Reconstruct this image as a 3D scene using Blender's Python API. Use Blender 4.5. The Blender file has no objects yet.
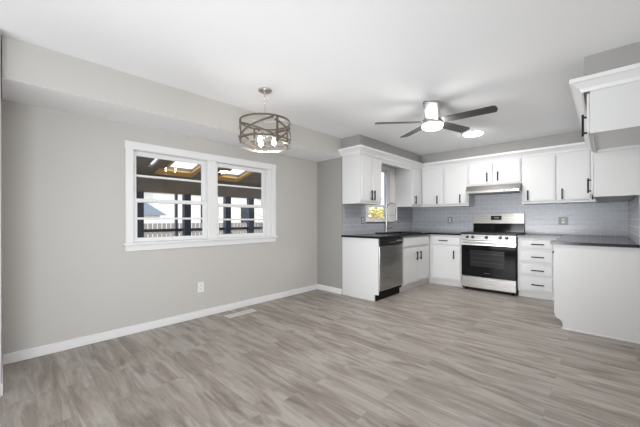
import bpy, bmesh, math, random
from mathutils import Vector, Matrix
random.seed(7)
S = bpy.context.scene
COL = S.collection
PI = math.pi

# ------------------------------------------------------------------ camera
cam = bpy.data.cameras.new('camera'); cam_o = bpy.data.objects.new('camera', cam); COL.objects.link(cam_o)
cam.sensor_width = 36; cam.lens = 301.477 / 640 * 36; cam.shift_y = 6.45 / 640; cam.clip_start = 0.02
cam_o.matrix_world = (Matrix.Translation((3.476, 0, 1.147)) @ Matrix.Rotation(0.759, 4, 'Z')
                      @ Matrix.Rotation(PI / 2, 4, 'X') @ Matrix.Rotation(-0.002, 4, 'Z'))
S.camera = cam_o

# ------------------------------------------------------------------ world, lights, exposure
W = bpy.data.worlds.new('world'); S.world = W; W.use_nodes = True
bg = W.node_tree.nodes['Background']; bg.inputs[0].default_value = (0.80, 0.90, 1.0, 1); bg.inputs[1].default_value = 2.3

def area(name, loc, target, sx, sy, power, color, spread=180):
    l = bpy.data.lights.new(name, 'AREA'); l.shape = 'RECTANGLE'; l.size = sx; l.size_y = sy
    l.energy = power; l.color = color; l.spread = math.radians(spread)
    o = bpy.data.objects.new(name, l); COL.objects.link(o); o.location = loc
    o.rotation_euler = (Vector(target) - Vector(loc)).to_track_quat('-Z', 'Y').to_euler()
    return o
area('added_side_fill', (4.9, 1.3, 1.30), (0.0, 1.3, 1.3), 3.2, 2.0, 10, (0.95, 0.975, 1.0))  # added fill from the right; the side wall behind it has no opening
area('bounced_flash', (2.3, -1.3, 0.8), (2.1, 0.3, 2.4), 3.2, 1.8, 38, (0.945, 0.97, 1.0))
area('added_wall_fill', (4.5, -0.7, 0.85), (0.0, 1.0, 1.0), 1.2, 1.4, 17, (0.945, 0.97, 1.0), 80)  # added fill to brighten the window wall, no real lamp there
area('added_kitchen_fill', (2.0, -0.9, 1.0), (2.4, 4.2, 2.65), 2.0, 1.3, 10.5, (0.945, 0.97, 1.0), 50)  # added narrow fill to lift the far kitchen ceiling, not a room lamp
area('added_low_fill', (1.8, -0.8, 0.75), (1.9, 5.2, 0.45), 1.9, 0.8, 8.5, (0.945, 0.97, 1.0), 50)  # added low fill to brighten base cabinets and range, no real source
sun = bpy.data.lights.new('sun', 'SUN'); sun.energy = 1.8; sun.angle = 0.01; sun.color = (1.0, 0.96, 0.9)
sun_o = bpy.data.objects.new('sun', sun); COL.objects.link(sun_o); sun_o.rotation_euler = Vector((-0.75, -0.25, -0.6)).to_track_quat('-Z', 'Y').to_euler()
S.view_settings.view_transform = 'Standard'; S.view_settings.look = 'None'
S.view_settings.gamma = 1; S.view_settings.use_curve_mapping = False
S.view_settings.exposure = 0.15

# ------------------------------------------------------------------ materials
def mat(name, col, rough=0.5, metal=0.0, spec=0.5, emit=None, estr=0, bump=0, bscale=60, var=0, vscale=3, aniso=0):
    m = bpy.data.materials.new(name); m.use_nodes = True; nt = m.node_tree; b = nt.nodes['Principled BSDF']
    b.inputs['Base Color'].default_value = (*col, 1); b.inputs['Roughness'].default_value = rough
    b.inputs['Metallic'].default_value = metal; b.inputs['Specular IOR Level'].default_value = spec
    tc = nt.nodes.new('ShaderNodeTexCoord')
    if emit: b.inputs['Emission Color'].default_value = (*emit, 1); b.inputs['Emission Strength'].default_value = estr
    if bump:
        n = nt.nodes.new('ShaderNodeTexNoise'); n.inputs['Scale'].default_value = bscale; n.inputs['Detail'].default_value = 4
        bp = nt.nodes.new('ShaderNodeBump'); bp.inputs['Strength'].default_value = bump; bp.inputs['Distance'].default_value = 0.003
        nt.links.new(tc.outputs['Object'], n.inputs['Vector']); nt.links.new(n.outputs['Fac'], bp.inputs['Height'])
        nt.links.new(bp.outputs['Normal'], b.inputs['Normal'])
    if var:
        n = nt.nodes.new('ShaderNodeTexNoise'); n.inputs['Scale'].default_value = vscale; n.inputs['Detail'].default_value = 5
        r = nt.nodes.new('ShaderNodeMapRange'); r.inputs['To Min'].default_value = 1 - var; r.inputs['To Max'].default_value = 1 + var
        mx = nt.nodes.new('ShaderNodeVectorMath'); mx.operation = 'SCALE'; mx.inputs[0].default_value = col
        nt.links.new(tc.outputs['Object'], n.inputs['Vector']); nt.links.new(n.outputs['Fac'], r.inputs['Value'])
        nt.links.new(r.outputs[0], mx.inputs['Scale']); nt.links.new(mx.outputs[0], b.inputs['Base Color'])
    return m

M = {}
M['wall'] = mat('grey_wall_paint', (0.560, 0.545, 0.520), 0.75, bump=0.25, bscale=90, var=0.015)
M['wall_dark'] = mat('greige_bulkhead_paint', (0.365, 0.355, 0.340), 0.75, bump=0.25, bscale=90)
M['ceiling'] = mat('white_ceiling_paint', (0.93, 0.935, 0.945), 0.9, bump=0.35, bscale=35)
M['white'] = mat('white_cabinet_paint', (0.725, 0.725, 0.725), 0.38, var=0.01)
M['trim'] = mat('white_trim_paint', (0.82, 0.82, 0.82), 0.35)
M['black_metal'] = mat('matte_black_metal', (0.010, 0.010, 0.011), 0.5, 0.0, 0.25)
M['black_plastic'] = mat('black_plastic', (0.009, 0.009, 0.010), 0.35, 0.0, 0.3)
M['rubber'] = mat('black_toe_kick', (0.006, 0.006, 0.006), 0.6, 0.0, 0.2)
M['oven_glass'] = mat('black_oven_glass', (0.005, 0.005, 0.006), 0.06, spec=0.35)
M['oven_inner'] = mat('oven_window_dark', (0.022, 0.022, 0.024), 0.12, spec=0.4)
M['nickel'] = mat('brushed_nickel', (0.62, 0.60, 0.56), 0.28, 1.0)
M['grey_metal'] = mat('grey_metal_plate', (0.24, 0.235, 0.23), 0.45, 0.3)
M['blade'] = mat('dark_grey_fan_blade', (0.075, 0.074, 0.073), 0.33, 0.3)
M['bronze'] = mat('weathered_bronze_strap', (0.125, 0.10, 0.078), 0.5, 0.4, var=0.25, vscale=18)
M['bulb'] = mat('glowing_bulb', (1, 1, 1), 0.3, emit=(1.0, 0.93, 0.84), estr=48)
M['led'] = mat('glowing_led_diffuser', (1, 1, 1), 0.4, emit=(1.0, 0.98, 0.95), estr=85)
M['plate'] = mat('white_plastic_plate', (0.82, 0.82, 0.80), 0.3)
M['slot'] = mat('dark_outlet_slot', (0.05, 0.05, 0.05), 0.6)
M['sink'] = mat('black_composite_sink', (0.015, 0.015, 0.017), 0.35, bump=0.1, bscale=300)
M['screen'] = mat('range_display', (0.01, 0.012, 0.015), 0.1)
M['digits'] = mat('display_digits', (0.2, 0.3, 0.3), 0.4, emit=(0.8, 0.9, 0.95), estr=0.7)
M['badge'] = mat('silver_badge', (0.6, 0.6, 0.6), 0.3, 0.9)
M['vent'] = mat('beige_vent_metal', (0.72, 0.70, 0.65), 0.4)
M['burner'] = mat('burner_ring_print', (0.10, 0.10, 0.105), 0.15)
M['pine'] = mat('yellow_pine_board', (0.62, 0.34, 0.10), 0.6, var=0.2, vscale=6)
M['porch_brown'] = mat('brown_porch_board', (0.20, 0.155, 0.115), 0.7, var=0.3, vscale=5)
M['porch_navy'] = mat('dark_navy_post_paint', (0.022, 0.03, 0.052), 0.5)
M['porch_rail'] = mat('dark_screen_rail', (0.03, 0.034, 0.045), 0.5)
M['grey_post'] = mat('grey_painted_post', (0.18, 0.19, 0.21), 0.6)
M['siding'] = mat('cream_siding', (0.72, 0.66, 0.58), 0.7, var=0.05)
M['roof'] = mat('grey_shingle', (0.20, 0.22, 0.26), 0.8, var=0.15, vscale=12)
M['fence'] = mat('weathered_fence', (0.25, 0.215, 0.195), 0.8, var=0.2, vscale=4)
M['concrete'] = mat('pale_ground', (0.42, 0.41, 0.42), 0.9, var=0.25, vscale=1.2)
M['branch'] = mat('brown_bark', (0.09, 0.065, 0.05), 0.9)
M['yellow_leaf'] = mat('yellow_leaf', (0.72, 0.60, 0.20), 0.6)

def steel():
    m = bpy.data.materials.new('brushed_stainless_steel'); m.use_nodes = True; nt = m.node_tree; b = nt.nodes['Principled BSDF']
    b.inputs['Metallic'].default_value = 1
    tc = nt.nodes.new('ShaderNodeTexCoord'); mp = nt.nodes.new('ShaderNodeMapping'); mp.inputs['Scale'].default_value = (4, 4, 400)
    n = nt.nodes.new('ShaderNodeTexNoise'); n.inputs['Scale'].default_value = 1; n.inputs['Detail'].default_value = 3
    r = nt.nodes.new('ShaderNodeMapRange'); r.inputs['To Min'].default_value = 0.22; r.inputs['To Max'].default_value = 0.36
    c = nt.nodes.new('ShaderNodeValToRGB'); c.color_ramp.elements[0].color = (0.40, 0.39, 0.375, 1); c.color_ramp.elements[1].color = (0.55, 0.54, 0.52, 1)
    L = nt.links.new
    L(tc.outputs['Object'], mp.inputs[0]); L(mp.outputs[0], n.inputs['Vector']); L(n.outputs['Fac'], r.inputs['Value'])
    L(n.outputs['Fac'], c.inputs[0]); L(c.outputs[0], b.inputs['Base Color']); L(r.outputs[0], b.inputs['Roughness'])
    return m
M['steel'] = steel()

def floor_mat():
    m = bpy.data.materials.new('grey_vinyl_planks'); m.use_nodes = True; nt = m.node_tree; b = nt.nodes['Principled BSDF']; L = nt.links.new
    tc = nt.nodes.new('ShaderNodeTexCoord')
    br = nt.nodes.new('ShaderNodeTexBrick'); br.offset = 0.37; br.offset_frequency = 2; br.squash = 1
    br.inputs['Scale'].default_value = 1; br.inputs['Brick Width'].default_value = 1.22; br.inputs['Row Height'].default_value = 0.152
    br.inputs['Mortar Size'].default_value = 0.0012; br.inputs['Mortar Smooth'].default_value = 0.3; br.inputs['Bias'].default_value = 0
    br.inputs['Color1'].default_value = (0, 0, 0, 1); br.inputs['Color2'].default_value = (1, 1, 1, 1); br.inputs['Mortar'].default_value = (0.5, 0.5, 0.5, 1)
    L(tc.outputs['Object'], br.inputs['Vector'])
    # shift the grain by plank
    sc = nt.nodes.new('ShaderNodeVectorMath'); sc.operation = 'SCALE'; sc.inputs['Scale'].default_value = 9.0
    L(br.outputs['Color'], sc.inputs[0])
    ad = nt.nodes.new('ShaderNodeVectorMath'); ad.operation = 'ADD'; L(tc.outputs['Object'], ad.inputs[0]); L(sc.outputs[0], ad.inputs[1])
    def noise(scale, det, dist, vec):
        mp = nt.nodes.new('ShaderNodeMapping'); mp.inputs['Scale'].default_value = vec; L(ad.outputs[0], mp.inputs[0])
        n = nt.nodes.new('ShaderNodeTexNoise'); n.inputs['Scale'].default_value = scale; n.inputs['Detail'].default_value = det
        n.inputs['Distortion'].default_value = dist; n.inputs['Roughness'].default_value = 0.6; L(mp.outputs[0], n.inputs['Vector']); return n
    big = noise(1.0, 6, 1.2, (1.5, 9, 1)); fine = noise(1.0, 8, 0.5, (3.5, 60, 1)); spot = noise(1.0, 3, 2.0, (3.2, 8.0, 1))
    r1 = nt.nodes.new('ShaderNodeValToRGB'); e = r1.color_ramp.elements
    e[0].position = 0.30; e[0].color = (0.208, 0.178, 0.147, 1); e[1].position = 0.60; e[1].color = (0.430, 0.395, 0.362, 1)
    k = e.new(0.47); k.color = (0.332, 0.290, 0.252, 1)
    L(big.outputs['Fac'], r1.inputs[0])
    def mul(prev, src, a, bb, lo=0.3, hi=0.7):
        r = nt.nodes.new('ShaderNodeMapRange'); r.inputs['From Min'].default_value = lo; r.inputs['From Max'].default_value = hi
        r.inputs['To Min'].default_value = a; r.inputs['To Max'].default_value = bb; L(src, r.inputs['Value'])
        v = nt.nodes.new('ShaderNodeVectorMath'); v.operation = 'SCALE'; L(prev, v.inputs[0]); L(r.outputs[0], v.inputs['Scale']); return v.outputs[0]
    c = mul(r1.outputs[0], fine.outputs['Fac'], 0.86, 1.12)
    c = mul(c, spot.outputs['Fac'], 0.80, 1.0, 0.28, 0.42)
    c = mul(c, br.outputs['Color'], 0.93, 1.07, 0, 1)
    c = mul(c, br.outputs['Fac'], 1.0, 0.84, 0, 1)
    L(c, b.inputs['Base Color']); b.inputs['Roughness'].default_value = 0.42; b.inputs['Specular IOR Level'].default_value = 0.4
    bp = nt.nodes.new('ShaderNodeBump'); bp.inputs['Strength'].default_value = 0.15; bp.inputs['Distance'].default_value = 0.002
    L(fine.outputs['Fac'], bp.inputs['Height']); L(bp.outputs['Normal'], b.inputs['Normal'])
    return m
M['floor'] = floor_mat()

def tile_mat(name, axis):
    m = bpy.data.materials.new(name); m.use_nodes = True; nt = m.node_tree; b = nt.nodes['Principled BSDF']; L = nt.links.new
    tc = nt.nodes.new('ShaderNodeTexCoord'); sp = nt.nodes.new('ShaderNodeSeparateXYZ'); cb = nt.nodes.new('ShaderNodeCombineXYZ')
    L(tc.outputs['Object'], sp.inputs[0]); L(sp.outputs[axis], cb.inputs[0]); L(sp.outputs[2], cb.inputs[1])
    br = nt.nodes.new('ShaderNodeTexBrick'); br.offset = 0.5; br.inputs['Scale'].default_value = 1
    br.inputs['Brick Width'].default_value = 0.152; br.inputs['Row Height'].default_value = 0.0765; br.inputs['Mortar Size'].default_value = 0.0022
    br.inputs['Mortar Smooth'].default_value = 0.2; br.inputs['Bias'].default_value = 0
    br.inputs['Color1'].default_value = (0.415, 0.430, 0.470, 1); br.inputs['Color2'].default_value = (0.445, 0.460, 0.500, 1); br.inputs['Mortar'].default_value = (0.62, 0.63, 0.66, 1)
    L(cb.outputs[0], br.inputs['Vector']); L(br.outputs['Color'], b.inputs['Base Color'])
    r = nt.nodes.new('ShaderNodeMapRange'); r.inputs['To Min'].default_value = 0.27; r.inputs['To Max'].default_value = 0.7
    L(br.outputs['Fac'], r.inputs['Value']); L(r.outputs[0], b.inputs['Roughness'])
    bp = nt.nodes.new('ShaderNodeBump'); bp.invert = True; bp.inputs['Strength'].default_value = 0.35; bp.inputs['Distance'].default_value = 0.0015
    L(br.outputs['Fac'], bp.inputs['Height']); L(bp.outputs['Normal'], b.inputs['Normal'])
    return m
M['tile_x'] = tile_mat('blue_grey_subway_tile_back', 0); M['tile_y'] = tile_mat('blue_grey_subway_tile_side', 1)

def granite():
    m = bpy.data.materials.new('black_speckled_granite'); m.use_nodes = True; nt = m.node_tree; b = nt.nodes['Principled BSDF']; L = nt.links.new
    tc = nt.nodes.new('ShaderNodeTexCoord'); v = nt.nodes.new('ShaderNodeTexVoronoi'); v.inputs['Scale'].default_value = 160
    r = nt.nodes.new('ShaderNodeValToRGB'); e = r.color_ramp.elements
    e[0].position = 0.0; e[0].color = (0.10, 0.10, 0.11, 1); e[1].position = 0.14; e[1].color = (0.012, 0.012, 0.014, 1)
    L(tc.outputs['Object'], v.inputs['Vector']); L(v.outputs['Distance'], r.inputs[0]); L(r.outputs[0], b.inputs['Base Color'])
    b.inputs['Roughness'].default_value = 0.12; b.inputs['Specular IOR Level'].default_value = 0.18
    return m
M['granite'] = granite()

def glass(name, refl=0.06, tint=(1, 1, 1)):
    m = bpy.data.materials.new(name); m.use_nodes = True; nt = m.node_tree; nt.nodes.clear(); L = nt.links.new
    o = nt.nodes.new('ShaderNodeOutputMaterial'); t = nt.nodes.new('ShaderNodeBsdfTransparent'); t.inputs[0].default_value = (*tint, 1)
    g = nt.nodes.new('ShaderNodeBsdfGlossy'); g.inputs['Roughness'].default_value = 0.02; mx = nt.nodes.new('ShaderNodeMixShader')
    f = nt.nodes.new('ShaderNodeFresnel'); f.inputs[0].default_value = 1.45
    ge = nt.nodes.new('ShaderNodeNewGeometry'); sb = nt.nodes.new('ShaderNodeMath'); sb.operation = 'SUBTRACT'; sb.inputs[0].default_value = 1
    ml = nt.nodes.new('ShaderNodeMath'); ml.operation = 'MULTIPLY'
    L(ge.outputs['Backfacing'], sb.inputs[1]); L(f.outputs[0], ml.inputs[0]); L(sb.outputs[0], ml.inputs[1]); L(ml.outputs[0], mx.inputs[0]); L(t.outputs[0], mx.inputs[1]); L(g.outputs[0], mx.inputs[2]); L(mx.outputs[0], o.inputs[0])
    return m
M['glass'] = glass('window_glass', tint=(0.97, 0.98, 0.98)); M['shade_glass'] = glass('clear_glass_shade', tint=(0.97, 0.97, 0.96))

# ------------------------------------------------------------------ mesh helpers
class MB:
    def __init__(s): s.bm = bmesh.new()
    def box(s, x0, x1, y0, y1, z0, z1, bev=0, seg=1):
        t = bmesh.new(); bmesh.ops.create_cube(t, size=1)
        for v in t.verts:
            v.co = Vector(((x0 + x1) / 2 + v.co.x * (x1 - x0), (y0 + y1) / 2 + v.co.y * (y1 - y0), (z0 + z1) / 2 + v.co.z * (z1 - z0)))
        if bev: bmesh.ops.bevel(t, geom=t.edges[:], offset=bev, segments=seg, profile=0.5, affect='EDGES')
        return s._merge(t)
    def _merge(s, t):
        me = bpy.data.meshes.new('tmp'); t.to_mesh(me); t.free(); s.bm.from_mesh(me); bpy.data.meshes.remove(me); return s
    def cyl(s, a, b, r, r2=None, n=24, cap=True):
        a = Vector(a); b = Vector(b); d = b - a; t = bmesh.new()
        bmesh.ops.create_cone(t, cap_ends=cap, segments=n, radius1=r, radius2=r if r2 is None else r2, depth=d.length)
        t.transform(Matrix.Translation((a + b) / 2) @ d.to_track_quat('Z', 'Y').to_matrix().to_4x4())
        return s._merge(t)
    def lathe(s, c, prof, n=40):
        t = bmesh.new(); rings = []
        for r, z in prof:
            if r < 1e-5: rings.append([t.verts.new((c[0], c[1], z))]); continue
            rings.append([t.verts.new((c[0] + r * math.cos(2 * PI * i / n), c[1] + r * math.sin(2 * PI * i / n), z)) for i in range(n)])
        for p, q in zip(rings, rings[1:]):
            for i in range(n):
                j = (i + 1) % n
                if len(p) == 1: t.faces.new((p[0], q[i], q[j]))
                elif len(q) == 1: t.faces.new((p[i], p[j], q[0]))
                else: t.faces.new((p[i], p[j], q[j], q[i]))
        bmesh.ops.recalc_face_normals(t, faces=t.faces[:])
        return s._merge(t)
    def tube(s, pts, r, n=10, closed=False):
        pts = [Vector(p) for p in pts]; t = bmesh.new(); rings = []; N = len(pts); up = None
        for i, p in enumerate(pts):
            d = (pts[(i + 1) % N] - pts[i - 1]) if closed else (pts[min(i + 1, N - 1)] - pts[max(i - 1, 0)])
            d.normalize()
            if up is None: up = d.orthogonal().normalized()
            up = (up - d * up.dot(d)).normalized(); w = d.cross(up)
            rings.append([t.verts.new(p + (up * math.cos(2 * PI * k / n) + w * math.sin(2 * PI * k / n)) * r) for k in range(n)])
        for i in range(N if closed else N - 1):
            p, q = rings[i], rings[(i + 1) % N]
            for k in range(n): t.faces.new((p[k], p[(k + 1) % n], q[(k + 1) % n], q[k]))
        if not closed: t.faces.new(rings[0][::-1]); t.faces.new(rings[-1])
        bmesh.ops.recalc_face_normals(t, faces=t.faces[:])
        return s._merge(t)
    def prism(s, pts, vec):
        t = bmesh.new(); vec = Vector(vec); a = [t.verts.new(p) for p in pts]; b = [t.verts.new(Vector(p) + vec) for p in pts]
        t.faces.new(a[::-1]); t.faces.new(b); n = len(a)
        for i in range(n): t.faces.new((a[i], a[(i + 1) % n], b[(i + 1) % n], b[i]))
        bmesh.ops.recalc_face_normals(t, faces=t.faces[:])
        return s._merge(t)
    def sweep(s, path, prof, outs):
        """profile (d, z) moved along a mitred path in plan; outs = outward offset direction at each path point"""
        t = bmesh.new(); rings = [[t.verts.new((p[0] + o[0] * d, p[1] + o[1] * d, z)) for d, z in prof] for p, o in zip(path, outs)]
        n = len(prof)
        for p, q in zip(rings, rings[1:]):
            for k in range(n): t.faces.new((p[k], p[(k + 1) % n], q[(k + 1) % n], q[k]))
        t.faces.new(rings[0][::-1]); t.faces.new(rings[-1])
        bmesh.ops.recalc_face_normals(t, faces=t.faces[:])
        return s._merge(t)

def origin_of(o):
    v = Vector(o.location); 
    while o.parent: o = o.parent; v += Vector(o.location)
    return v
def obj(name, mb, material, parent=None, smooth=False, loc=None):
    """geometry is given in room coordinates; it is stored relative to the parent's origin (or to loc)"""
    me = bpy.data.meshes.new(name); org = origin_of(parent) if parent else Vector(loc or (0, 0, 0))
    mb.bm.transform(Matrix.Translation(-org))
    if smooth:
        for f in mb.bm.faces: f.smooth = True
        for e in mb.bm.edges:
            if len(e.link_faces) == 2 and e.calc_face_angle(0) > 0.6: e.smooth = False
    mb.bm.to_mesh(me); mb.bm.free()
    for m_ in (material if isinstance(material, list) else [material]): me.materials.append(m_)
    o = bpy.data.objects.new(name, me); COL.objects.link(o)
    if parent: o.parent = parent
    elif loc: o.location = loc
    return o
def struct(name, mb, material, parent=None):
    o = obj(name, mb, material, parent)
    if not parent: o['kind'] = 'structure'
    return o
def tag(o, label, cat, group=None):
    o['label'] = label; o['category'] = cat
    if group: o['group'] = group
    return o
def thing(name, label, cat, loc, group=None):
    o = bpy.data.objects.new(name, None); COL.objects.link(o); o.location = loc; o.empty_display_size = 0.1
    return tag(o, label, cat, group)
def under(mb, z, idx=1):
    for f in mb.bm.faces:
        if f.normal.z < -0.9 and abs(f.calc_center_median().z - z) < 1e-3: f.material_index = idx

# ------------------------------------------------------------------ room dimensions (metres)
H = 2.40; D = 0.522; Y1 = 3.598; YW = 5.941; XW = 3.705; ZS = 2.11
XU = 0.864; YU = 5.62; ZT = 2.14; REAR = -2.8

struct('floor', MB().box(-0.14, 5.0, REAR, YW + 0.14, -0.1, 0), M['floor'])
struct('ceiling', MB().box(-0.14, 5.0, REAR, YW + 0.14, H, H + 0.1), M['ceiling'])
# window wall with the twin-window opening
wy0, wy1, wz0, wz1 = 0.905, 2.665, 0.90, 1.875
b = MB(); b.box(-0.14, 0, REAR, wy0, 0, H); b.box(-0.14, 0, wy1, Y1 + 0.1, 0, H); b.box(-0.14, 0, wy0, wy1, 0, wz0); b.box(-0.14, 0, wy0, wy1, wz1, H)
struct('wall_left', b, M['wall'])
struct('wall_near', MB().box(0.001, 0.62, -0.13, -0.006, 0, H - 0.001), M['wall'])
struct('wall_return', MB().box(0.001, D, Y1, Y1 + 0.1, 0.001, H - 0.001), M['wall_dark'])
b = MB().box(0.001, D, 0, Y1 - 0.001, ZS, H - 0.001); b.bm.normal_update(); under(b, ZS)
struct('wall_soffit_left', b, [M['wall'], M['ceiling']])
ky0, ky1, kz0, kz1 = 4.30, 5.02, 1.13, 2.07
b = MB(); x0, x1 = D - 0.12, D
b.box(x0, x1, Y1 + 0.1, ky0, 0, H - 0.001); b.box(x0, x1, ky1, YW, 0, H - 0.001); b.box(x0, x1, ky0, ky1, 0, kz0); b.box(x0, x1, ky0, ky1, kz1, H - 0.001)
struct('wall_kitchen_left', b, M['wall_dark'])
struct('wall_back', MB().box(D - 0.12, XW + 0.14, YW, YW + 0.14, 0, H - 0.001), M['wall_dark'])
struct('wall_right', MB().box(XW, XW + 0.14, 3.06, YW, 0, H - 0.001), M['wall'])
struct('wall_side', MB().box(5.0, 5.14, REAR, 3.20, 0, H - 0.001), M['wall'])
struct('wall_rear', MB().box(-0.14, 5.14, REAR - .14, REAR, 0, H - 0.001), M['wall'])
struct('wall_right_return', MB().box(XW + 0.1405, 5.0, 3.06, 3.20, 0, H - 0.001), M['wall'])
# bulkheads over the cabinets
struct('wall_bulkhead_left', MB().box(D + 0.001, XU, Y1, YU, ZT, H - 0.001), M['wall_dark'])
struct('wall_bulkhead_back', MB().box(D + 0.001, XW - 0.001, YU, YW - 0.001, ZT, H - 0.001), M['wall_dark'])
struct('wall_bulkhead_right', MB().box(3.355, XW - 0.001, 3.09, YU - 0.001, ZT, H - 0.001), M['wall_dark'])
# baseboards
def baseboard(name, x0, x1, y0, y1):
    struct(name, MB().box(x0, x1, y0, y1, 0.001, 0.085, 0.004), M['trim'])
baseboard('baseboard_left', 0.0005, 0.014, 0.0, Y1 - 0.001)
baseboard('baseboard_return', 0.014, D + 0.004, Y1 - 0.014, Y1 - 0.0005)
baseboard('baseboard_near', 0.0145, 0.62, -0.0055, 0.002)
# tile backsplash
T = 0.008
b = MB(); b.box(D + 0.0005, D + T, Y1 + 0.03, ky0 - 0.075, 0.915, 1.39); b.box(D + 0.0005, D + T, ky1 + 0.075, YW - T, 0.915, 1.39); b.box(D + 0.0005, D + T, ky0 - 0.075, ky1 + 0.075, 0.915, 1.09)
struct('wall_tile_left', b, M['tile_y'])
b = MB(); b.box(D + T, 1.735, YW - T, YW - 0.0005, 0.915, 1.389); b.box(1.735, 2.515, YW - T, YW - 0.0005, 0.6, 1.70); b.box(2.515, XW - T, YW - T, YW - 0.0005, 0.915, 1.389)
struct('wall_tile_back', b, M['tile_x'])
struct('wall_tile_right', MB().box(XW - T, XW - 0.0005, 4.035, YW - T, 0.915, 1.369), M['tile_y'])
# crown mouldings
cp = [(0.0, 2.125), (0.012, 2.125), (0.022, 2.150), (0.062, 2.185), (0.078, 2.192), (0.078, 2.222), (0.0, 2.222)]
e = 0.0015
struct('trim_1', MB().sweep([(D, Y1 - e), (XU + e, Y1 - e), (XU + e, YU - e), (3.35, YU - e)], cp, [(0, -1), (1, -1), (1, -1), (0, -1)]), M['trim'])
struct('trim_2', MB().sweep([(XW - 0.001, 3.09 - e), (3.35, 3.09 - e), (3.35, YU - 0.085)], cp, [(0, -1), (-1, -1), (-1, 0)]), M['trim'])

# ------------------------------------------------------------------ windows
def sash_window(root, plane, y0, y1, z0, z1, zm, muntins, depth=0.03, fw=0.045):
    """double hung: two sashes in the opening y0..y1, z0..z1 (outer sash above)"""
    for nm, a, c, off, mz in (('sash', zm - 0.02, z1, -0.050, muntins[0]), ('sash', z0, zm + 0.02, -0.018, muntins[1])):
        f = MB(); xo0, xo1 = plane + off - 0.028, plane + off
        f.box(xo0, xo1, y0, y0 + fw, a, c, 0.003); f.box(xo0, xo1, y1 - fw, y1, a, c, 0.003)
        f.box(xo0, xo1, y0 + fw - .002, y1 - fw + .002, a, a + (fw if a == z0 else 0.038), 0.003); f.box(xo0, xo1, y0 + fw - .002, y1 - fw + .002, c - (0.038 if a == z0 else fw), c, 0.003)
        s_ = obj(nm, f, M['trim'], root)
        if mz: obj('muntin', MB().box(xo0 + .004, xo1 - .002, y0 + fw, y1 - fw, mz - 0.011, mz + 0.011, 0.003), M['trim'], s_)
        obj('pane', MB().box(xo0 + .012, xo0 + .016, y0 + fw - .004, y1 - fw + .004, a + .03, c - .03), M['glass'], s_)
w1 = bpy.data.objects.new('window_1', None); COL.objects.link(w1); w1.location = (0, 1.78, 0.9); w1['kind'] = 'structure'
c = MB()
c.box(0.0005, 0.02, 0.843, 0.915, 0.90, 1.94, 0.004); c.box(0.0005, 0.02, 2.655, 2.722, 0.90, 1.94, 0.004); c.box(0.0005, 0.022, 0.835, 2.73, 1.865, 1.945, 0.004)
c.box(-0.10, 0.012, 1.70, 1.748, 0.90, 1.87, 0.004); c.box(-0.10, 0.008, 1.7485, 1.812, 0.90, 1.87, 0.004)
obj('casing', c, M['trim'], w1)
c = MB(); c.box(-0.13, 0.0, 0.8995, 0.912, 0.90, 1.876); c.box(-0.13, 0.0, 2.655, 2.668, 0.90, 1.876); c.box(-0.13, 0.0, 0.9, 2.66, 1.862, 1.877)
obj('jamb', c, M['trim'], w1)
c = MB(); c.box(-0.13, 0.045, 0.825, 2.74, 0.898, 0.922, 0.004); c.box(0.0005, 0.018, 0.84, 2.725, 0.835, 0.90, 0.004)
obj('sill', c, M['trim'], w1)
sash_window(w1, 0.0, 0.912, 1.70, 0.922, 1.862, 1.352, (1.612, 1.166), fw=0.045)
sash_window(w1, 0.0, 1.812, 2.58, 0.922, 1.862, 1.335, (1.594, 1.155), fw=0.047)
obj('side_track', MB().box(-0.09, 0.006, 2.58, 2.656, 0.922, 1.862, 0.004), M['trim'], w1)

w2 = bpy.data.objects.new('window_2', None); COL.objects.link(w2); w2.location = (D, 4.66, kz0); w2['kind'] = 'structure'
c = MB(); c.box(D + .0005, D + .018, ky0 - 0.07, ky0 + .005, 1.13, 2.12, 0.003); c.box(D + .0005, D + .018, ky1 - .005, 5.203, 1.13, 2.128, 0.003); c.box(D + .0005, D + .02, ky0 - .075, ky1 + .075, 2.06, 2.128, 0.003)
obj('casing', c, M['trim'], w2)
c = MB(); c.box(D - .12, D, ky1 - .003, ky1 + .0005, 1.13, 2.07); c.box(D - .12, D, ky0 - .0005, ky0 + .003, 1.13, 2.07); c.box(D - .12, D, ky0, ky1, 2.067, 2.0705)
obj('jamb', c, M['trim'], w2)
c = MB(); c.box(D - .12, D + .05, ky0 - .09, ky1 + .09, 1.11, 1.135, 0.003); obj('sill', c, M['trim'], w2)
sash_window(w2, D, ky0 + .003, ky1 - .003, 1.136, 2.068, 1.40, (None, None), fw=0.04)

# ------------------------------------------------------------------ cabinet helpers
def pull(parent, p, axis, out, length=0.15, name='handle'):
    """bar pull: p = centre on the face, axis 'x'|'y'|'z' along the bar, out = outward unit vector"""
    p = Vector(p); out = Vector(out); a = Vector({'x': (1, 0, 0), 'y': (0, 1, 0), 'z': (0, 0, 1)}[axis])
    b = MB(); w = 0.0075; st = 0.026
    def bx(c0, c1, r):
        lo = Vector([min(c0[i], c1[i]) - r * (abs((c1 - c0)[i]) < 1e-6) for i in range(3)]); hi = Vector([max(c0[i], c1[i]) + r * (abs((c1 - c0)[i]) < 1e-6) for i in range(3)])
        b.box(lo.x, hi.x, lo.y, hi.y, lo.z, hi.z, 0.001)
    bx(p + out * st - a * length / 2, p + out * st + a * length / 2, w)
    for s_ in (-1, 1): bx(p + a * s_ * length * 0.36, p + a * s_ * length * 0.36 + out * (st - .001), w * 0.9)
    return obj(name, b, M['black_metal'], parent)
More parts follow.
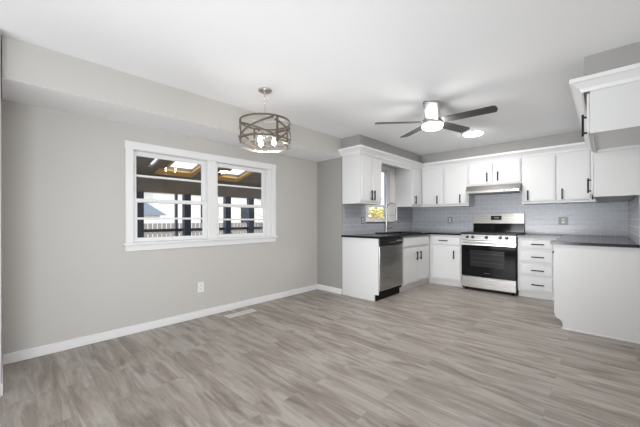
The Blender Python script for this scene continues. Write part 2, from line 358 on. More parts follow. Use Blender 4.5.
def front(parent, name, face, lo, hi, z0, z1, out, handle=None, hinges=None, t=0.02):
    """cabinet front on an X or Y face. face = coordinate of its back, lo..hi along the other axis"""
    b = MB(); ax = 0 if out[0] else 1; s_ = out[ax]; f0, f1 = sorted((face + 0.0008 * s_, face + t * s_))
    if ax == 0: b.box(f0, f1, lo, hi, z0, z1, 0.006, 2)
    else: b.box(lo, hi, f0, f1, z0, z1, 0.006, 2)
    # shallow raised field so that the routed edge reads
    g0, g1 = sorted((face + t * s_ * 0.9, face + (t + 0.003) * s_)); q = 0.018
    if ax == 0: b.box(g0, g1, lo + q, hi - q, z0 + q, z1 - q, 0.0025)
    else: b.box(lo + q, hi - q, g0, g1, z0 + q, z1 - q, 0.0025)
    d = obj(name, b, M['white'], parent)
    out3 = (out[0], out[1], 0)
    if handle:
        u, z, axis = handle[:3]; L = handle[3] if len(handle) > 3 else 0.15
        fc = face + (t + 0.0015) * s_
        pull(d, (fc, u, z) if ax == 0 else (u, fc, z), axis, out3, L)
    if hinges is not None:
        for z in (z0 + 0.06, z1 - 0.06):
            h = MB(); u = hinges
            if ax == 0: h.box(*sorted((face + .001 * s_, face + (t + .004) * s_)), u - .006, u + .006, z - .022, z + .022, .003)
            else: h.box(u - .006, u + .006, *sorted((face + .001 * s_, face + (t + .004) * s_)), z - .022, z + .022, .003)
            obj('hinge', h, M['white'], d)
    return d

ZB = 1.39
# upper left cabinet beside the window
t_ = thing('upper_cabinet', 'white two door wall cabinet left of the sink window, nearest the grey wall end', 'cabinet', (0.7, 3.88, ZB), )
obj('body', MB().box(D + T + .002, XU, Y1 + .002, 4.178, ZB + .001, ZT - .001, 0.002), M['white'], t_)
front(t_, 'door', XU, 3.618, 3.890, 1.425, 2.10, (1, 0), (3.858, 1.52, 'z'), 3.610)
front(t_, 'door', XU, 3.898, 4.160, 1.425, 2.10, (1, 0), (3.932, 1.52, 'z'), 4.167)
# upper cabinet at the corner, right of window
t_ = thing('upper_cabinet', 'white wall cabinet in the inner corner, right of the sink window', 'cabinet', (0.7, 5.4, ZB))
obj('body', MB().box(D + T + .002, XU, 5.205, YU - .001, ZB + .001, ZT - .001, 0.002), M['white'], t_)
front(t_, 'door', XU, 5.225, 5.565, 1.425, 2.10, (1, 0), (5.315, 1.52, 'z'), 5.572)
# valance joining both over the window
tag(obj('valance', MB().box(XU - .02, XU, 4.18, 5.203, 2.065, ZT - .001, 0.002).box(D + .022, XU - .021, 4.18, 5.203, 2.128, ZT - .001), M['white'], loc=(XU, 4.69, 2.045)),
    'white valance board above the sink window between two wall cabinets', 'valance')
# back wall uppers
t_ = thing('upper_cabinet', 'white two door wall cabinet on the back wall, left of the range hood', 'cabinet', (1.2, 5.78, ZB))
obj('body', MB().box(D + T + .002, 1.733, YU, YW - T - .002, ZB + .001, ZT - .001, 0.002), M['white'], t_)
front(t_, 'door', YU, 0.900, 1.297, 1.425, 2.10, (0, -1), (1.19, 1.52, 'z'), 0.893)
front(t_, 'door', YU, 1.315, 1.715, 1.425, 2.10, (0, -1), (1.60, 1.52, 'z'), 1.306)
t_ = thing('upper_cabinet', 'short white two door wall cabinet directly above the steel range hood', 'cabinet', (2.12, 5.78, 1.71))
obj('body', MB().box(1.736, 2.514, YU, YW - T - .002, 1.715, ZT - .001, 0.002), M['white'], t_)
front(t_, 'door', YU, 1.752, 2.108, 1.745, 2.10, (0, -1), (2.03, 1.86, 'z'), 1.745)
front(t_, 'door', YU, 2.122, 2.498, 1.745, 2.10, (0, -1), (2.19, 1.86, 'z'), 2.505)
t_ = thing('upper_cabinet', 'white two door wall cabinet on the back wall, right of the range hood', 'cabinet', (2.93, 5.78, ZB))
obj('body', MB().box(2.517, 3.385, YU, YW - T - .002, ZB + .001, ZT - .001, 0.002), M['white'], t_)
front(t_, 'door', YU, 2.533, 2.937, 1.425, 2.10, (0, -1), (2.600, 1.52, 'z'), 2.946)
front(t_, 'door', YU, 2.957, 3.318, 1.425, 2.10, (0, -1), (3.015, 1.52, 'z'), 3.327)
# right wall uppers
XR = 3.388
t_ = thing('upper_cabinet', 'short white wall cabinet high on the right wall, nearest the camera', 'cabinet', (3.54, 3.56, 1.80))
b = MB(); b.box(XR, XR + .02, 3.092, 4.027, 1.805, ZT - .001, .001); b.box(XR + .02, XW - .002, 3.092, 3.11, 1.805, ZT - .001); b.box(XR + .02, XW - .002, 4.01, 4.027, 1.805, ZT - .001)
b.box(XR + .02, XW - .002, 3.11, 4.01, 1.83, 1.845); b.box(XW - .02, XW - .002, 3.11, 4.01, 1.845, ZT - .001)
obj('body', b, M['white'], t_)
front(t_, 'door', XR, 3.100, 4.018, 1.815, 2.115, (-1, 0), (3.15, 1.885, 'z', .17), None, t=0.016)
t_ = thing('upper_cabinet', 'tall white wall cabinet on the right wall, above the peninsula end', 'cabinet', (3.54, 4.8, 1.37))
b = MB(); b.box(XR, XR + .02, 4.031, YU - .002, 1.371, ZT - .001, .001); b.box(XR + .02, XW - .002, 4.031, 4.049, 1.371, ZT - .001); b.box(XR + .02, XW - T - .001, 4.049, YU - .002, 1.385, 1.40)
b.box(XW - T - .02, XW - T - .001, 4.049, YU - .002, 1.40, ZT - .001)
obj('body', b, M['white'], t_)
front(t_, 'door', XR, 4.045, 4.82, 1.40, 2.11, (-1, 0), (4.10, 1.49, 'z'), None, t=0.016)
front(t_, 'door', XR, 4.84, 5.60, 1.40, 2.11, (-1, 0), (5.50, 1.49, 'z'), None, t=0.016)

# ------------------------------------------------------------------ base cabinets
XF = 1.16; YF = 5.31; ZC = 0.884
LFT = D + T + .002
tag(obj('end_panel', MB().prism([(LFT, Y1 + .001, 0.001), (XF - .045, Y1 + .001, 0.001), (XF - .045, Y1 + .001, .095), (XF + .018, Y1 + .001, .095), (XF + .018, Y1 + .001, ZC), (LFT, Y1 + .001, ZC)], (0, .016, 0)), M['white'], loc=(0.85, Y1, 0)),
    'white end panel closing the counter run beside the dishwasher', 'panel')
t_ = thing('base_cabinet', 'white two door sink base cabinet right of the dishwasher', 'cabinet', (0.86, 4.8, 0))
obj('body', MB().box(LFT, XF, 4.285, 4.36, .095, ZC).box(LFT, XF, 4.36, 5.305, .095, 0.60).box(XF - .02, XF, 4.36, 5.305, .60, ZC), M['white'], t_)
obj('toe_kick', MB().box(XF - .055, XF - .04, 4.285, YF + .04, 0.001, .094), M['white'], t_)
front(t_, 'false_drawer_front', XF, 4.335, 5.245, 0.715, 0.862, (1, 0))
front(t_, 'door', XF, 4.335, 4.787, 0.118, 0.685, (1, 0), (4.750, 0.55, 'z', .14), None)
front(t_, 'door', XF, 4.797, 5.245, 0.118, 0.685, (1, 0), (4.880, 0.55, 'z', .14), None)
t_ = thing('base_cabinet', 'white base cabinet with one drawer and one door, left of the range', 'cabinet', (1.45, 5.62, 0))
obj('body', MB().box(XF + .002, 1.722, YF, YW - .02, .095, ZC), M['white'], t_)
obj('toe_kick', MB().box(XF - .035, 1.722, YF + .045, YF + .06, 0.001, .094), M['white'], t_)
front(t_, 'drawer', YF, 1.225, 1.700, 0.715, 0.862, (0, -1), (1.425, 0.785, 'x', .15))
front(t_, 'door', YF, 1.225, 1.700, 0.118, 0.685, (0, -1), (1.60, 0.55, 'z', .14), 1.711)
t_ = thing('drawer_cabinet', 'white base cabinet with four stacked drawers, right of the range', 'cabinet', (2.8, 5.62, 0))
obj('body', MB().box(2.518, 3.075, YF, YW - .02, .095, ZC), M['white'], t_)
obj('toe_kick', MB().box(2.518, 3.075, YF + .045, YF + .06, 0.001, .094), M['white'], t_)
for z0, z1 in ((0.725, 0.862), (0.530, 0.690), (0.340, 0.495), (0.118, 0.305)):
    front(t_, 'drawer', YF, 2.548, 2.935, z0, z1, (0, -1), (2.765, (z0 + z1) / 2 - .005, 'x', .15))
# right run with the finished end facing the room
XP = 3.075; YP = 4.032
t_ = thing('base_cabinet', 'white base cabinet run along the right wall, plain end facing the room', 'cabinet', (3.38, 4.6, 0))
pts = [(3.146, 0.001), (3.146, 0.045), (3.140, 0.075), (3.122, 0.098), (3.098, 0.112), (3.082, 0.130), (XP, 0.165), (XP, ZC), (XW - .002, ZC), (XW - .002, 0.001)]
obj('end_panel', MB().prism([(x, YP, z) for x, z in pts], (0, .018, 0)), M['white'], t_)
obj('shoe_strip', MB().box(3.135, XW - .002, YP - .010, YP - .0005, .001, .020, .003), M['trim'], t_)
obj('body', MB().box(XP + .02, XW - .002, YP + .019, YW - .02, .10, ZC), M['white'], t_)
obj('toe_kick', MB().box(XP + .07, XP + .085, YP + .019, YF + .04, 0.001, .099), M['white'], t_)
for y0, y1 in ((4.06, 4.46), (4.48, 4.88)):
    front(t_, 'drawer', XP + .02, y0, y1, 0.715, 0.862, (-1, 0), ((y0 + y1) / 2, 0.785, 'y', .15), None, t=.018)
    front(t_, 'door', XP + .02, y0, y1, 0.118, 0.685, (-1, 0), (y1 - .05, 0.55, 'z', .14), None, t=.018)

# countertops
sx0, sx1, sy0, sy1 = 0.64, 1.09, 4.40, 5.10
C0, C1 = ZC + .0005, 0.914
b = MB(); xa, xb = LFT - .001, 1.200
b.box(xa, xb, 3.578, sy0, C0, C1); b.box(xa, sx0, sy0, sy1, C0, C1); b.box(sx1, xb, sy0, sy1, C0, C1); b.box(xa, xb, sy1, YW - T - .001, C0, C1); b.box(xb, 1.724, 5.272, YW - T - .001, C0, C1)
tag(obj('countertop', b, M['granite'], loc=(0.86, 4.7, C0)), 'black granite countertop around the sink, running left of the range', 'countertop')
b = MB(); b.box(2.516, 3.045, 5.272, YW - T - .001, C0, C1); b.box(3.045, XW - T - .001, 4.005, YW - T - .001, C0, C1)
tag(obj('countertop', b, M['granite'], loc=(3.3, 5.0, C0)), 'black granite countertop right of the range, ending on the plain white cabinet end', 'countertop')
# sink
t_ = thing('kitchen_sink', 'black drop-in sink with a raised rim set in the left countertop', 'sink', (0.85, 4.75, 0.72))
b = MB(); r0 = C1 + .0005; r1 = C1 + .014
b.box(sx0 - .02, sx0 + .03, sy0 - .02, sy1 + .02, r0, r1, .003); b.box(sx1 - .02, sx1 + .02, sy0 - .02, sy1 + .02, r0, r1, .003)
b.box(sx0 + .03, sx1 - .02, sy0 - .02, sy0 + .02, r0, r1, .003); b.box(sx0 + .03, sx1 - .02, sy1 - .02, sy1 + .02, r0, r1, .003)
obj('rim', b, M['sink'], t_)
b = MB(); a0, a1, c0_, c1_ = sx0 + .03, sx1 - .02, sy0 + .02, sy1 - .02
b.box(a0, a0 + .008, c0_, c1_, .72, r1 - .002); b.box(a1 - .008, a1, c0_, c1_, .72, r1 - .002); b.box(a0, a1, c0_, c0_ + .008, .72, r1 - .002); b.box(a0, a1, c1_ - .008, c1_, .72, r1 - .002); b.box(a0, a1, c0_, c1_, .712, .72)
obj('basin', b, M['sink'], t_)
obj('drain', MB().cyl((.85, 4.75, .7205), (.85, 4.75, .724), .04), M['nickel'], t_, True)
# faucet
FX, FY = 0.567, 4.83
t_ = thing('faucet', 'tall brushed nickel gooseneck faucet with side lever behind the sink', 'faucet', (FX, FY, C1))
FZ = C1 + .001
obj('base', MB().lathe((FX, FY), [(0, FZ), (.027, FZ), (.027, FZ + .012), (.018, FZ + .02), (.017, FZ + .12), (.013, FZ + .13), (0, FZ + .13)]), M['nickel'], t_, True)
dx, dy = 0.195, 0.02
arc = [(FX, FY, FZ + .12), (FX, FY, FZ + .43)]
for i in range(1, 17):
    a = PI * i / 16; k = (1 - math.cos(a)) / 2
    arc.append((FX + dx * k, FY + dy * k, FZ + .43 + .10 * math.sin(a)))
arc.append((FX + dx, FY + dy, FZ + .36))
obj('neck', MB().tube(arc, .0125, 12), M['nickel'], t_, True)
obj('spray_head', MB().cyl((FX + dx, FY + dy, FZ + .37), (FX + dx, FY + dy, FZ + .22), .013, .017), M['nickel'], t_, True)
obj('holder_arm', MB().cyl((FX, FY, FZ + .31), (FX + dx * .97, FY + dy, FZ + .31), .005).cyl((FX, FY, FZ + .31), (FX - .02, FY - .05, FZ + .31), .006).cyl((FX - .02, FY - .05, FZ + .31), (FX - .028, FY - .07, FZ + .31), .013), M['nickel'], t_, True)
obj('lever', MB().cyl((FX + .01, FY + .012, FZ + .07), (FX + .05, FY + .10, FZ + .085), .006, .009), M['black_metal'], t_, True)

# ------------------------------------------------------------------ dishwasher
t_ = thing('dishwasher', 'stainless steel dishwasher with a black control strip at the left counter end', 'dishwasher', (0.87, 3.95, 0))
ya, yb = 3.622, 4.278
obj('tub', MB().box(LFT, XF - .005, ya, yb, .10, .875), M['black_plastic'], t_)
obj('door', MB().box(XF - .004, XF + .026, ya + .002, yb - .002, .142, .772, .006, 2), M['steel'], t_)
cp_ = obj('control_panel', MB().box(XF - .004, XF + .030, ya + .002, yb - .002, .778, .878, .006, 2), M['black_plastic'], t_)
b = MB()
for i in range(5): b.box(XF + .0295, XF + .0315, ya + .27 + i * .035, ya + .29 + i * .035, .815, .823)
obj('button', b, M['badge'], cp_)
obj('latch', MB().box(XF + .0295, XF + .040, ya + .46, ya + .60, .825, .843, .003), M['badge'], cp_)
obj('kick_plate', MB().box(XF - .05, XF - .03, ya, yb, .002, .10).box(XF - .03, XF + .005, ya + .002, yb - .002, .10, .138), M['rubber'], t_)

# ------------------------------------------------------------------ range
RX0, RX1 = 1.727, 2.507; RF = 5.265
t_ = thing('kitchen_range', 'stainless steel electric range with black glass oven door and back control guard', 'stove', (2.12, 5.6, 0))
obj('body', MB().box(RX0, RX1, RF + .03, YW - .03, .03, .905), M['black_plastic'], t_)
obj('cooktop', MB().box(RX0 - .003, RX1 + .003, RF - .01, YW - .075, .906, .938, .004, 2), M['black_plastic'], t_)
ct = t_.children[-1] if False else [c for c in COL.objects if c.name.startswith('cooktop')][-1]
for (x, y, r) in ((1.93, 5.43, .10), (2.32, 5.43, .085), (1.93, 5.70, .075), (2.32, 5.70, .10)):
    obj('burner_ring', MB().lathe((x, y), [(r, .9383), (r, .9388), (r - .006, .9388), (r - .006, .9383), (r, .9383)]), M['burner'], ct)
cpn = obj('control_panel', MB().prism([(RX0, RF + .028, .905), (RX0, RF - .008, .903), (RX0, RF - .018, .815), (RX0, RF + .028, .815)], (RX1 - RX0, 0, 0)), M['steel'], t_)
for x in (1.826, 1.908, 2.108, 2.300, 2.384):
    k = obj('knob', MB().cyl((x, RF - .012, .866), (x, RF - .020, .867), .024).cyl((x, RF - .018, .867), (x, RF - .044, .869), .019, .016), M['black_plastic'], cpn, True)
    obj('pointer', MB().box(x - .002, x + .002, RF - .0462, RF - .0435, .870, .884), M['badge'], k)
dr = obj('oven_door', MB().box(RX0 + .003, RX1 - .003, RF - .012, RF + .028, .238, .808, .006, 2), M['oven_glass'], t_)
obj('door_trim', MB().box(RX0 + .003, RX1 - .003, RF - .0145, RF - .0125, .735, .806), M['steel'], dr)
obj('window', MB().box(1.865, 2.352, RF - .0132, RF - .0122, .395, .655), M['oven_inner'], dr)
b = MB()
for z in (.46, .53, .60): b.box(1.88, 2.34, RF - .0138, RF - .0133, z, z + .003)
obj('rack_line', b, M['burner'], dr)
obj('badge', MB().box(2.075, 2.155, RF - .0135, RF - .0123, .296, .301), M['grey_metal'], dr)
b = MB(); hz = .775
b.cyl((RX0 + .05, RF - .058, hz), (RX1 - .05, RF - .058, hz), .013, n=20)
for x in (RX0 + .075, RX1 - .075): b.box(x - .012, x + .012, RF - .056, RF - .0147, hz - .01, hz + .01, .003)
obj('handle', b, M['steel'], dr, True)
obj('storage_drawer', MB().box(RX0 + .003, RX1 - .003, RF - .012, RF + .028, .048, .228, .005, 2), M['steel'], t_)
for x in (RX0 + .06, RX1 - .06):
    obj('foot', MB().cyl((x, RF + .06, .0005), (x, RF + .06, .031), .02), M['rubber'], t_)
    obj('foot', MB().cyl((x, YW - .1, .0005), (x, YW - .1, .031), .02), M['rubber'], t_)
gy = YW - T - .002
bgd = obj('back_guard', MB().prism([(RX0 + .005, gy, .905), (RX0 + .005, gy - .058, .905), (RX0 + .005, gy - .052, 1.08), (RX0 + .005, gy - .060, 1.085), (RX0 + .005, gy - .035, 1.245), (RX0 + .005, gy, 1.245)], (RX1 - RX0 - .01, 0, 0)), M['oven_glass'], t_)
b = MB().prism([(RX0 + .003, gy - .061, 1.082), (RX0 + .003, gy - .036, 1.248), (RX0 + .003, gy - .032, 1.248), (RX0 + .003, gy - .057, 1.082)], (RX1 - RX0 - .006, 0, 0))
gp = obj('guard_panel', b, M['steel'], bgd)
b = MB().prism([(2.015, gy - .0535, 1.14), (2.015, gy - .0425, 1.213), (2.015, gy - .040, 1.213), (2.015, gy - .051, 1.14)], (.165, 0, 0))
ds = obj('display', b, M['screen'], gp)
b = MB()   # 12:00 style clock segments
def seg7(ch, x, z, s_=.010):
    seg = {'1': 'bc', '2': 'abged', '0': 'abcdef'}[ch]; w = .0015
    P = {'a': (0, 2, 1, 2), 'b': (1, 1, 1, 2), 'c': (1, 0, 1, 1), 'd': (0, 0, 1, 0), 'e': (0, 0, 0, 1), 'f': (0, 1, 0, 2), 'g': (0, 1, 1, 1)}
    for q in seg:
        a = P[q]; zc = z + (a[1] + a[3]) / 2 * s_; yy = gy - .0535 + (zc - 1.14) * .151
        b.box(x + a[0] * s_ - w / 2, x + a[2] * s_ + w / 2, yy - .0012, yy - .0004, z + a[1] * s_ - w / 2, z + a[3] * s_ + w / 2)
for i, ch in enumerate('1200'): seg7(ch, 2.063 + i * .018 + (.004 if i > 1 else 0), 1.168)
obj('clock_digits', b, M['digits'], ds)

# range hood
t_ = thing('range_hood', 'slim stainless steel range hood under the short cabinet above the stove', 'range hood', (2.12, 5.7, 1.58))
hy1 = YW - T - .002
obj('hood_body', MB().prism([(1.738, hy1, 1.712), (1.738, 5.50, 1.712), (1.738, 5.445, 1.625), (1.738, 5.445, 1.592), (1.738, hy1, 1.592)], (.774, 0, 0)), M['steel'], t_)
obj('filter', MB().box(1.80, 2.45, 5.50, 5.88, 1.583, 1.5915), M['grey_metal'], t_)
obj('switch', MB().box(2.30, 2.33, 5.4405, 5.4445, 1.602, 1.614), M['black_plastic'], t_)
obj('switch', MB().box(2.36, 2.39, 5.4405, 5.4445, 1.602, 1.614), M['black_plastic'], t_)

# ------------------------------------------------------------------ outlets, vent
def outlet(label, c, ax, sgn, w=.075, h=.118, plate='plate', group=None):
    """ax 0: plate lies on an X face; 1: on a Y face"""
    t_ = thing('wall_outlet', label, 'outlet', c, group)
    def bx(mb, u0, u1, z0, z1, d0, d1, bev=0):
        a, b_ = sorted((c[ax] + sgn * d0, c[ax] + sgn * d1))
        if ax == 0: mb.box(a, b_, c[1] + u0, c[1] + u1, c[2] + z0, c[2] + z1, bev)
        else: mb.box(c[0] + u0, c[0] + u1, a, b_, c[2] + z0, c[2] + z1, bev)
        return mb
    obj('cover_plate', bx(MB(), -w / 2, w / 2, -h / 2, h / 2, .0006, .007, .002), M[plate], t_)
    for z in (-.022, .022):
        r = obj('receptacle', bx(MB(), -.017, .017, z - .014, z + .014, .0068, .009, .001), M['plate'], t_)
        s_ = MB(); bx(s_, -.008, -.005, z - .003, z + .007, .0088, .0094); bx(s_, .005, .008, z - .003, z + .007, .0088, .0094); bx(s_, -.002, .002, z - .010, z - .006, .0088, .0094)
        obj('slot', s_, M['slot'], r)
outlet('white wall outlet on the grey window wall, low below the twin window', (0, 1.612, .357), 0, 1)
outlet('grey metal outlet plate on tile left of the sink faucet', (D + T, 4.135, 1.135), 0, 1, plate='grey_metal', w=.085)
outlet('grey metal outlet plate on tile right of the sink faucet', (D + T, 5.345, 1.14), 0, 1, plate='grey_metal', w=.085)
outlet('grey metal outlet plate on back tile left of the range', (1.30, YW - T, 1.135), 1, -1, plate='grey_metal', w=.085)
outlet('grey metal outlet plate on back tile right of the range', (3.00, YW - T, 1.125), 1, -1, plate='grey_metal', w=.115)
t_ = thing('floor_vent', 'pale metal floor register lying along the window wall baseboard', 'vent', (0.235, 2.01, 0))
b = MB(); vx0, vx1, vy0, vy1 = .165, .285, 1.82, 2.21
b.box(vx0, vx1, vy0, vy0 + .018, .0008, .006, .001); b.box(vx0, vx1, vy1 - .018, vy1, .0008, .006, .001); b.box(vx0, vx0 + .018, vy0 + .018, vy1 - .018, .0008, .006, .001); b.box(vx1 - .018, vx1, vy0 + .018, vy1 - .018, .0008, .006, .001)
obj('frame', b, M['vent'], t_)
b = MB(); y = vy0 + .024
while y < vy1 - .026: b.box(vx0 + .018, vx1 - .018, y, y + .008, .0015, .005); y += .013
obj('louvre', b, M['vent'], t_)
obj('duct_plate', MB().box(vx0 + .018, vx1 - .018, vy0 + .018, vy1 - .018, .0006, .0012), M['slot'], t_)

# ------------------------------------------------------------------ pendant lamp
PX, PY = 1.095, 1.744
t_ = thing('pendant_lamp', 'drum pendant lamp of crossed bronze straps hanging from the ceiling', 'lamp', (PX, PY, H))
obj('canopy', MB().lathe((PX, PY), [(0, H - .0005), (.065, H - .0005), (.065, H - .012), (.05, H - .022), (.012, H - .030), (0, H - .030)]), M['nickel'], t_, True)
obj('stem', MB().cyl((PX, PY, H - .03), (PX, PY, 2.325), .006).cyl((PX, PY, 2.265), (PX, PY, 1.97), .006), M['nickel'], t_, True)
obj('loop', MB().tube([(PX + .023 * math.cos(a) * .73, PY + .023 * math.cos(a) * .69, 2.295 + .028 * math.sin(a)) for a in [2 * PI * i / 20 for i in range(20)]], .004, 8, True), M['nickel'], t_, True)
R_ = .238; ztp, zbt = 2.095, 1.852
def band(r, z0, z1, th=.004): return MB().lathe((PX, PY), [(r, z0), (r + th, z0), (r + th, z1), (r, z1), (r, z0)], 64)
rings = obj('frame_ring', band(R_, ztp - .017, ztp), M['bronze'], t_, True)
obj('frame_ring', band(R_, zbt, zbt + .013), M['nickel'], t_, True)
obj('frame_ring', band(R_, zbt + .047, zbt + .062), M['bronze'], t_, True)
def strap(a0, z0, a1, z1, w=.010, r=R_ + .0015, n=18):
    t = bmesh.new(); rows = []
    for i in range(n + 1):
        k = i / n; a = math.radians(a0 + (a1 - a0) * k); z = z0 + (z1 - z0) * k; rr = r
        rows.append([t.verts.new((PX + q * math.cos(a), PY + q * math.sin(a), z + s_)) for q, s_ in ((rr, -w), (rr + .004, -w), (rr + .004, w), (rr, w))])
    for p, q in zip(rows, rows[1:]):
        for k in range(4): t.faces.new((p[k], p[(k + 1) % 4], q[(k + 1) % 4], q[k]))
    t.faces.new(rows[0][::-1]); t.faces.new(rows[-1]); bmesh.ops.recalc_face_normals(t, faces=t.faces[:])
    mb = MB(); mb._merge(t); return mb
for i in range(4):
    a = -16 + 90 * i
    obj('strap', strap(a, zbt + .075, a + 88, ztp - .022), M['bronze'], t_, True)
    obj('strap', strap(a, ztp - .045, a + 88, zbt + .062, r=R_ + .006), M['bronze'], t_, True)
    an = math.radians(a + 6); w = .010; p = MB()
    q = Matrix.Translation((PX, PY, 0)) @ Matrix.Rotation(an, 4, 'Z')
    p.box(R_ + .004, R_ + .010, -w, w, zbt + .005, ztp - .005); p.bm.transform(q)
    obj('upright', p, M['bronze'], t_)
obj('glass_shade', MB().lathe((PX, PY), [(R_ - .012, zbt + .01), (R_ - .012, ztp - .012)], 64), M['shade_glass'], t_, True)
hub = obj('socket_hub', MB().lathe((PX, PY), [(0, 1.985), (.022, 1.985), (.026, 1.96), (.022, 1.935), (0, 1.93)]), M['nickel'], t_, True)
b = MB()
for i in range(3):
    a = 2 * PI * i / 3 + .4; b.cyl((PX, PY, ztp - .01), (PX + (R_ - .0) * math.cos(a), PY + R_ * math.sin(a), ztp - .01), .004)
obj('spoke', b, M['nickel'], t_)
for i in range(3):
    a = 2 * PI * i / 3 + .9; ex, ey = PX + .085 * math.cos(a), PY + .085 * math.sin(a)
    obj('socket_arm', MB().tube([(PX + .02 * math.cos(a), PY + .02 * math.sin(a), 1.958), (PX + .06 * math.cos(a), PY + .06 * math.sin(a), 1.958), (ex, ey, 1.950), (ex, ey, 1.93)], .005), M['nickel'], hub, True)
    obj('socket', MB().cyl((ex, ey, 1.935), (ex, ey, 1.975), .014), M['nickel'], hub, True)
    obj('bulb', MB().lathe((ex, ey), [(0, 1.868), (.011, 1.871), (.020, 1.888), (.020, 1.910), (.013, 1.932), (0, 1.934)], 20), M['bulb'], hub, True)

# ------------------------------------------------------------------ ceiling fan
FXc, FYc = 2.13, 3.17
t_ = thing('ceiling_fan', 'dark grey five blade ceiling fan with a round glowing light', 'fan', (FXc, FYc, H))
obj('motor_housing', MB().lathe((FXc, FYc), [(0, H - .0005), (.078, H - .0005), (.080, H - .01), (.080, 2.225), (0, 2.225)], 40), M['nickel'], t_, True)
obj('hub', MB().lathe((FXc, FYc), [(0, 2.225), (.083, 2.2245), (.105, 2.21), (.108, 2.185), (.100, 2.165), (0, 2.165)], 48), M['grey_metal'], t_, True)
obj('light_lens', MB().lathe((FXc, FYc), [(.1, 2.1645), (.103, 2.15), (.100, 2.132), (.085, 2.122), (0, 2.116)], 48), M['led'], t_, True)
for i in range(5):
    a = math.radians(3 + 72 * i); r0, r1, w0, w1 = .085, .605, .056, .062; tl = math.radians(11)
    t = bmesh.new(); top = []
    outl = [(r0, -w0), (r1 - .03, -w1), (r1, -w1 * .75), (r1 + .006, 0.2 * w1), (r1 - .012, w1), (r0, w0)]
    mb = MB().prism([(x, y, 0) for x, y in outl], (0, 0, .007))
    mb.bm.transform(Matrix.Translation((FXc, FYc, 2.19)) @ Matrix.Rotation(a, 4, 'Z') @ Matrix.Rotation(-tl, 4, 'X')); t.free()
    obj('blade', mb, M['blade'], t_)
for nm, (x, y), lb in (('recessed_light', (2.075, 4.715), 'round flush ceiling light glowing white beyond the fan'),):
    t_ = thing(nm, lb, 'light', (x, y, H))
    obj('trim_ring', MB().lathe((x, y), [(.150, H - .0005), (.150, H - .006), (.128, H - .009), (.128, H - .0005), (.150, H - .0005)], 48), M['trim'], t_, True)
    obj('lens', MB().lathe((x, y), [(.1275, H - .001), (.1275, H - .012), (.11, H - .018), (0, H - .020)], 48), M['led'], t_, True)

# ------------------------------------------------------------------ outside: the porch and beyond
b = MB(); b.box(-30, -0.145, -25, 30, -0.35, -0.25); struct('ground', b, M['concrete'])
b = MB(); b.box(-2.9, -0.145, -1.0, 5.6, -0.249, -0.10); struct('porch_floor', b, M['fence'])
def slab(x0, x1, y0, y1, th=.05, up=0):   # roof slab that falls towards the yard
    z = lambda x: 2.5 + .21 * x + up
    return [(x0, y0, z(x0)), (x1, y0, z(x1)), (x1, y0, z(x1) + th), (x0, y0, z(x0) + th)], (0, y1 - y0, 0)
b = MB(); xs0, xs1 = -2.13, -1.70
holes = [(1.69, 1.76), (1.97, 2.43), (3.03, 3.42)]
b.prism(*slab(-3.0, xs0, -1.0, 5.4)); b.prism(*slab(xs1, -0.15, -1.0, 5.4)); y = -1.0
for a, c_ in holes: b.prism(*slab(xs0, xs1, y, a)); y = c_
b.prism(*slab(xs0, xs1, y, 5.4))
struct('ceiling_porch', b, M['porch_brown'])
for k, (a, c_) in enumerate(holes[1:]):
    b = MB()
    b.prism(*slab(xs0 - .22, xs0, a - .1, c_ + .1, .03, -.034)); b.prism(*slab(xs0, xs1, c_, c_ + .09, .03, -.034))
    b.prism(*slab(xs0, xs1, a - .02, a, .03, -.034))
    tag(obj('skylight_frame', b, M['pine'], loc=(xs0, a, 2.05)), ('yellow pine frame round the wide porch roof opening, seen through left window' if k == 0 else 'yellow pine frame round the porch roof opening seen through right window'), 'frame')
b = MB(); b.box(-2.66, -2.56, -1.0, 5.4, 1.66, 1.905); tag(obj('porch_beam', b, M['porch_brown'], loc=(-2.61, 2.2, 1.66)), 'wide brown beam under the porch roof, outside the window', 'beam')
posts = [(0.86, 'dark navy porch post left of the window view'), (1.69, 'dark navy porch post at the left edge of the left window'), (2.54, 'dark navy porch post in the right half of left window'),
         (3.43, 'dark navy porch post at the left of right window'), (4.03, 'dark navy porch post at the right of right window'), (4.95, 'dark navy porch post beyond the right window view')]
for y, lb in posts[1:5]:
    tag(obj('porch_post', MB().box(-2.67, -2.55, y - .065, y + .065, -.099, 1.659, .004), M['porch_navy'], loc=(-2.61, y, -.1)), lb, 'post')
tag(obj('porch_post', MB().box(-2.76, -2.71, 2.36, 2.41, -.099, 1.95, .003), M['grey_post'], loc=(-2.73, 2.385, -.1)), 'slim grey porch post seen between the navy ones in left window', 'post')
for z, th, lb in ((1.49, .022, 'thin dark upper porch rail just under the window meeting rail'), (.955, .028, 'dark lower porch rail crossing the bottom of both windows')):
    tag(obj('porch_rail', MB().box(-2.70, -2.671, 0.3, 5.3, z - th, z + th, .003), M['porch_rail'], loc=(-2.69, 2.8, z)), lb, 'rail')
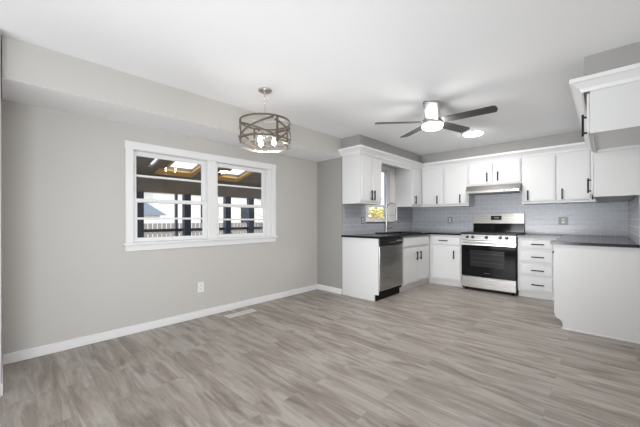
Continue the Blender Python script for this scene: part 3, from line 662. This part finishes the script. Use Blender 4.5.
# neighbouring house, fence, tree
t_ = thing('neighbouring_house', 'pale cream house with grey sloping roof far beyond the porch', 'house', (-13, 8, -.25))
obj('wall', MB().box(-16, -12, 4.9, 14, -.25, 2.7), M['siding'], t_)
obj('roof', MB().prism([(-16.4, 4.5, 2.7), (-11.6, 4.5, 2.7), (-14, 4.5, 4.0)], (0, 10, 0)), M['roof'], t_)
for y in (7.2, 9.6): obj('window', MB().box(-12.0, -11.95, y, y + .9, .9, 2.0), M['oven_inner'], t_)
t_ = thing('garden_shed', 'low shed with grey roof beyond the porch, at the left of left window', 'shed', (-10.5, 3.4, -.25))
obj('wall', MB().box(-11.2, -9.6, 2.2, 4.4, -.25, 1.35), M['siding'], t_)
obj('roof', MB().prism([(-11.5, 2.0, 1.35), (-11.5, 4.6, 1.35), (-11.5, 3.4, 2.1)], (2.1, 0, 0)), M['roof'], t_)
t_ = thing('picket_fence', 'weathered grey yard fence of upright boards beyond the porch', 'fence', (-6, 5, -.25))
b = MB(); y = 2.0
while y < 10: b.box(-6.02, -6, y, y + .10, -.24, 1.06); y += .125
obj('board', b, M['fence'], t_)
obj('fence_rail', MB().box(-6.06, -6.021, 2.0, 10, .75, .82), M['fence'], t_)
obj('fence_rail', MB().box(-6.06, -6.021, 2.0, 10, .05, .12), M['fence'], t_)
def leafy(name, lb, cat, c, rad, trunk, n, mt, leaf, lname='foliage', bare=False):
    t_ = thing(name, lb, cat, (c[0], c[1], -.25)); rnd = random.Random(hash(c[0] * 10) % 99)
    b = MB(); b.cyl((c[0], c[1], -.25), (c[0], c[1], c[2]), trunk, trunk * .5, 10)
    for i in range(16 if bare else 7):
        a = rnd.uniform(0, 2 * PI); z = c[2] * rnd.uniform(.3, 1); e_ = rnd.uniform(.5, .95) * rad
        b.cyl((c[0], c[1], z), (c[0] + e_ * math.cos(a), c[1] + e_ * math.sin(a), z + rnd.uniform(.2, .8) * rad), trunk * .35, trunk * .08, 6)
    obj('trunk', b, M['branch'], t_)
    if n:
        t = bmesh.new()
        for i in range(n):
            d = Vector((rnd.gauss(0, 1), rnd.gauss(0, 1), rnd.gauss(0, 1))).normalized() * rad * rnd.uniform(.4, 1) ** .5
            p = Vector(c) + d; rot = Matrix.Rotation(rnd.uniform(0, 6), 3, 'X') @ Matrix.Rotation(rnd.uniform(0, 6), 3, 'Z')
            t.faces.new([t.verts.new(p + rot @ Vector(q) * leaf) for q in ((-1, 0, 0), (0, -.5, .1), (1, 0, 0), (0, .5, .1))])
        mb = MB(); mb._merge(t); obj(lname, mb, mt, t_)
leafy('yard_tree', 'bare brown tree in the yard seen through the right window', 'tree', (-5.2, 6.9, 1.5), 1.1, .05, 0, None, 0, bare=True)
leafy('autumn_shrub', 'yellow leaved shrub outside the sink window', 'shrub', (-1.35, 7.6, .55), 1.05, .05, 2600, M['yellow_leaf'], .07)
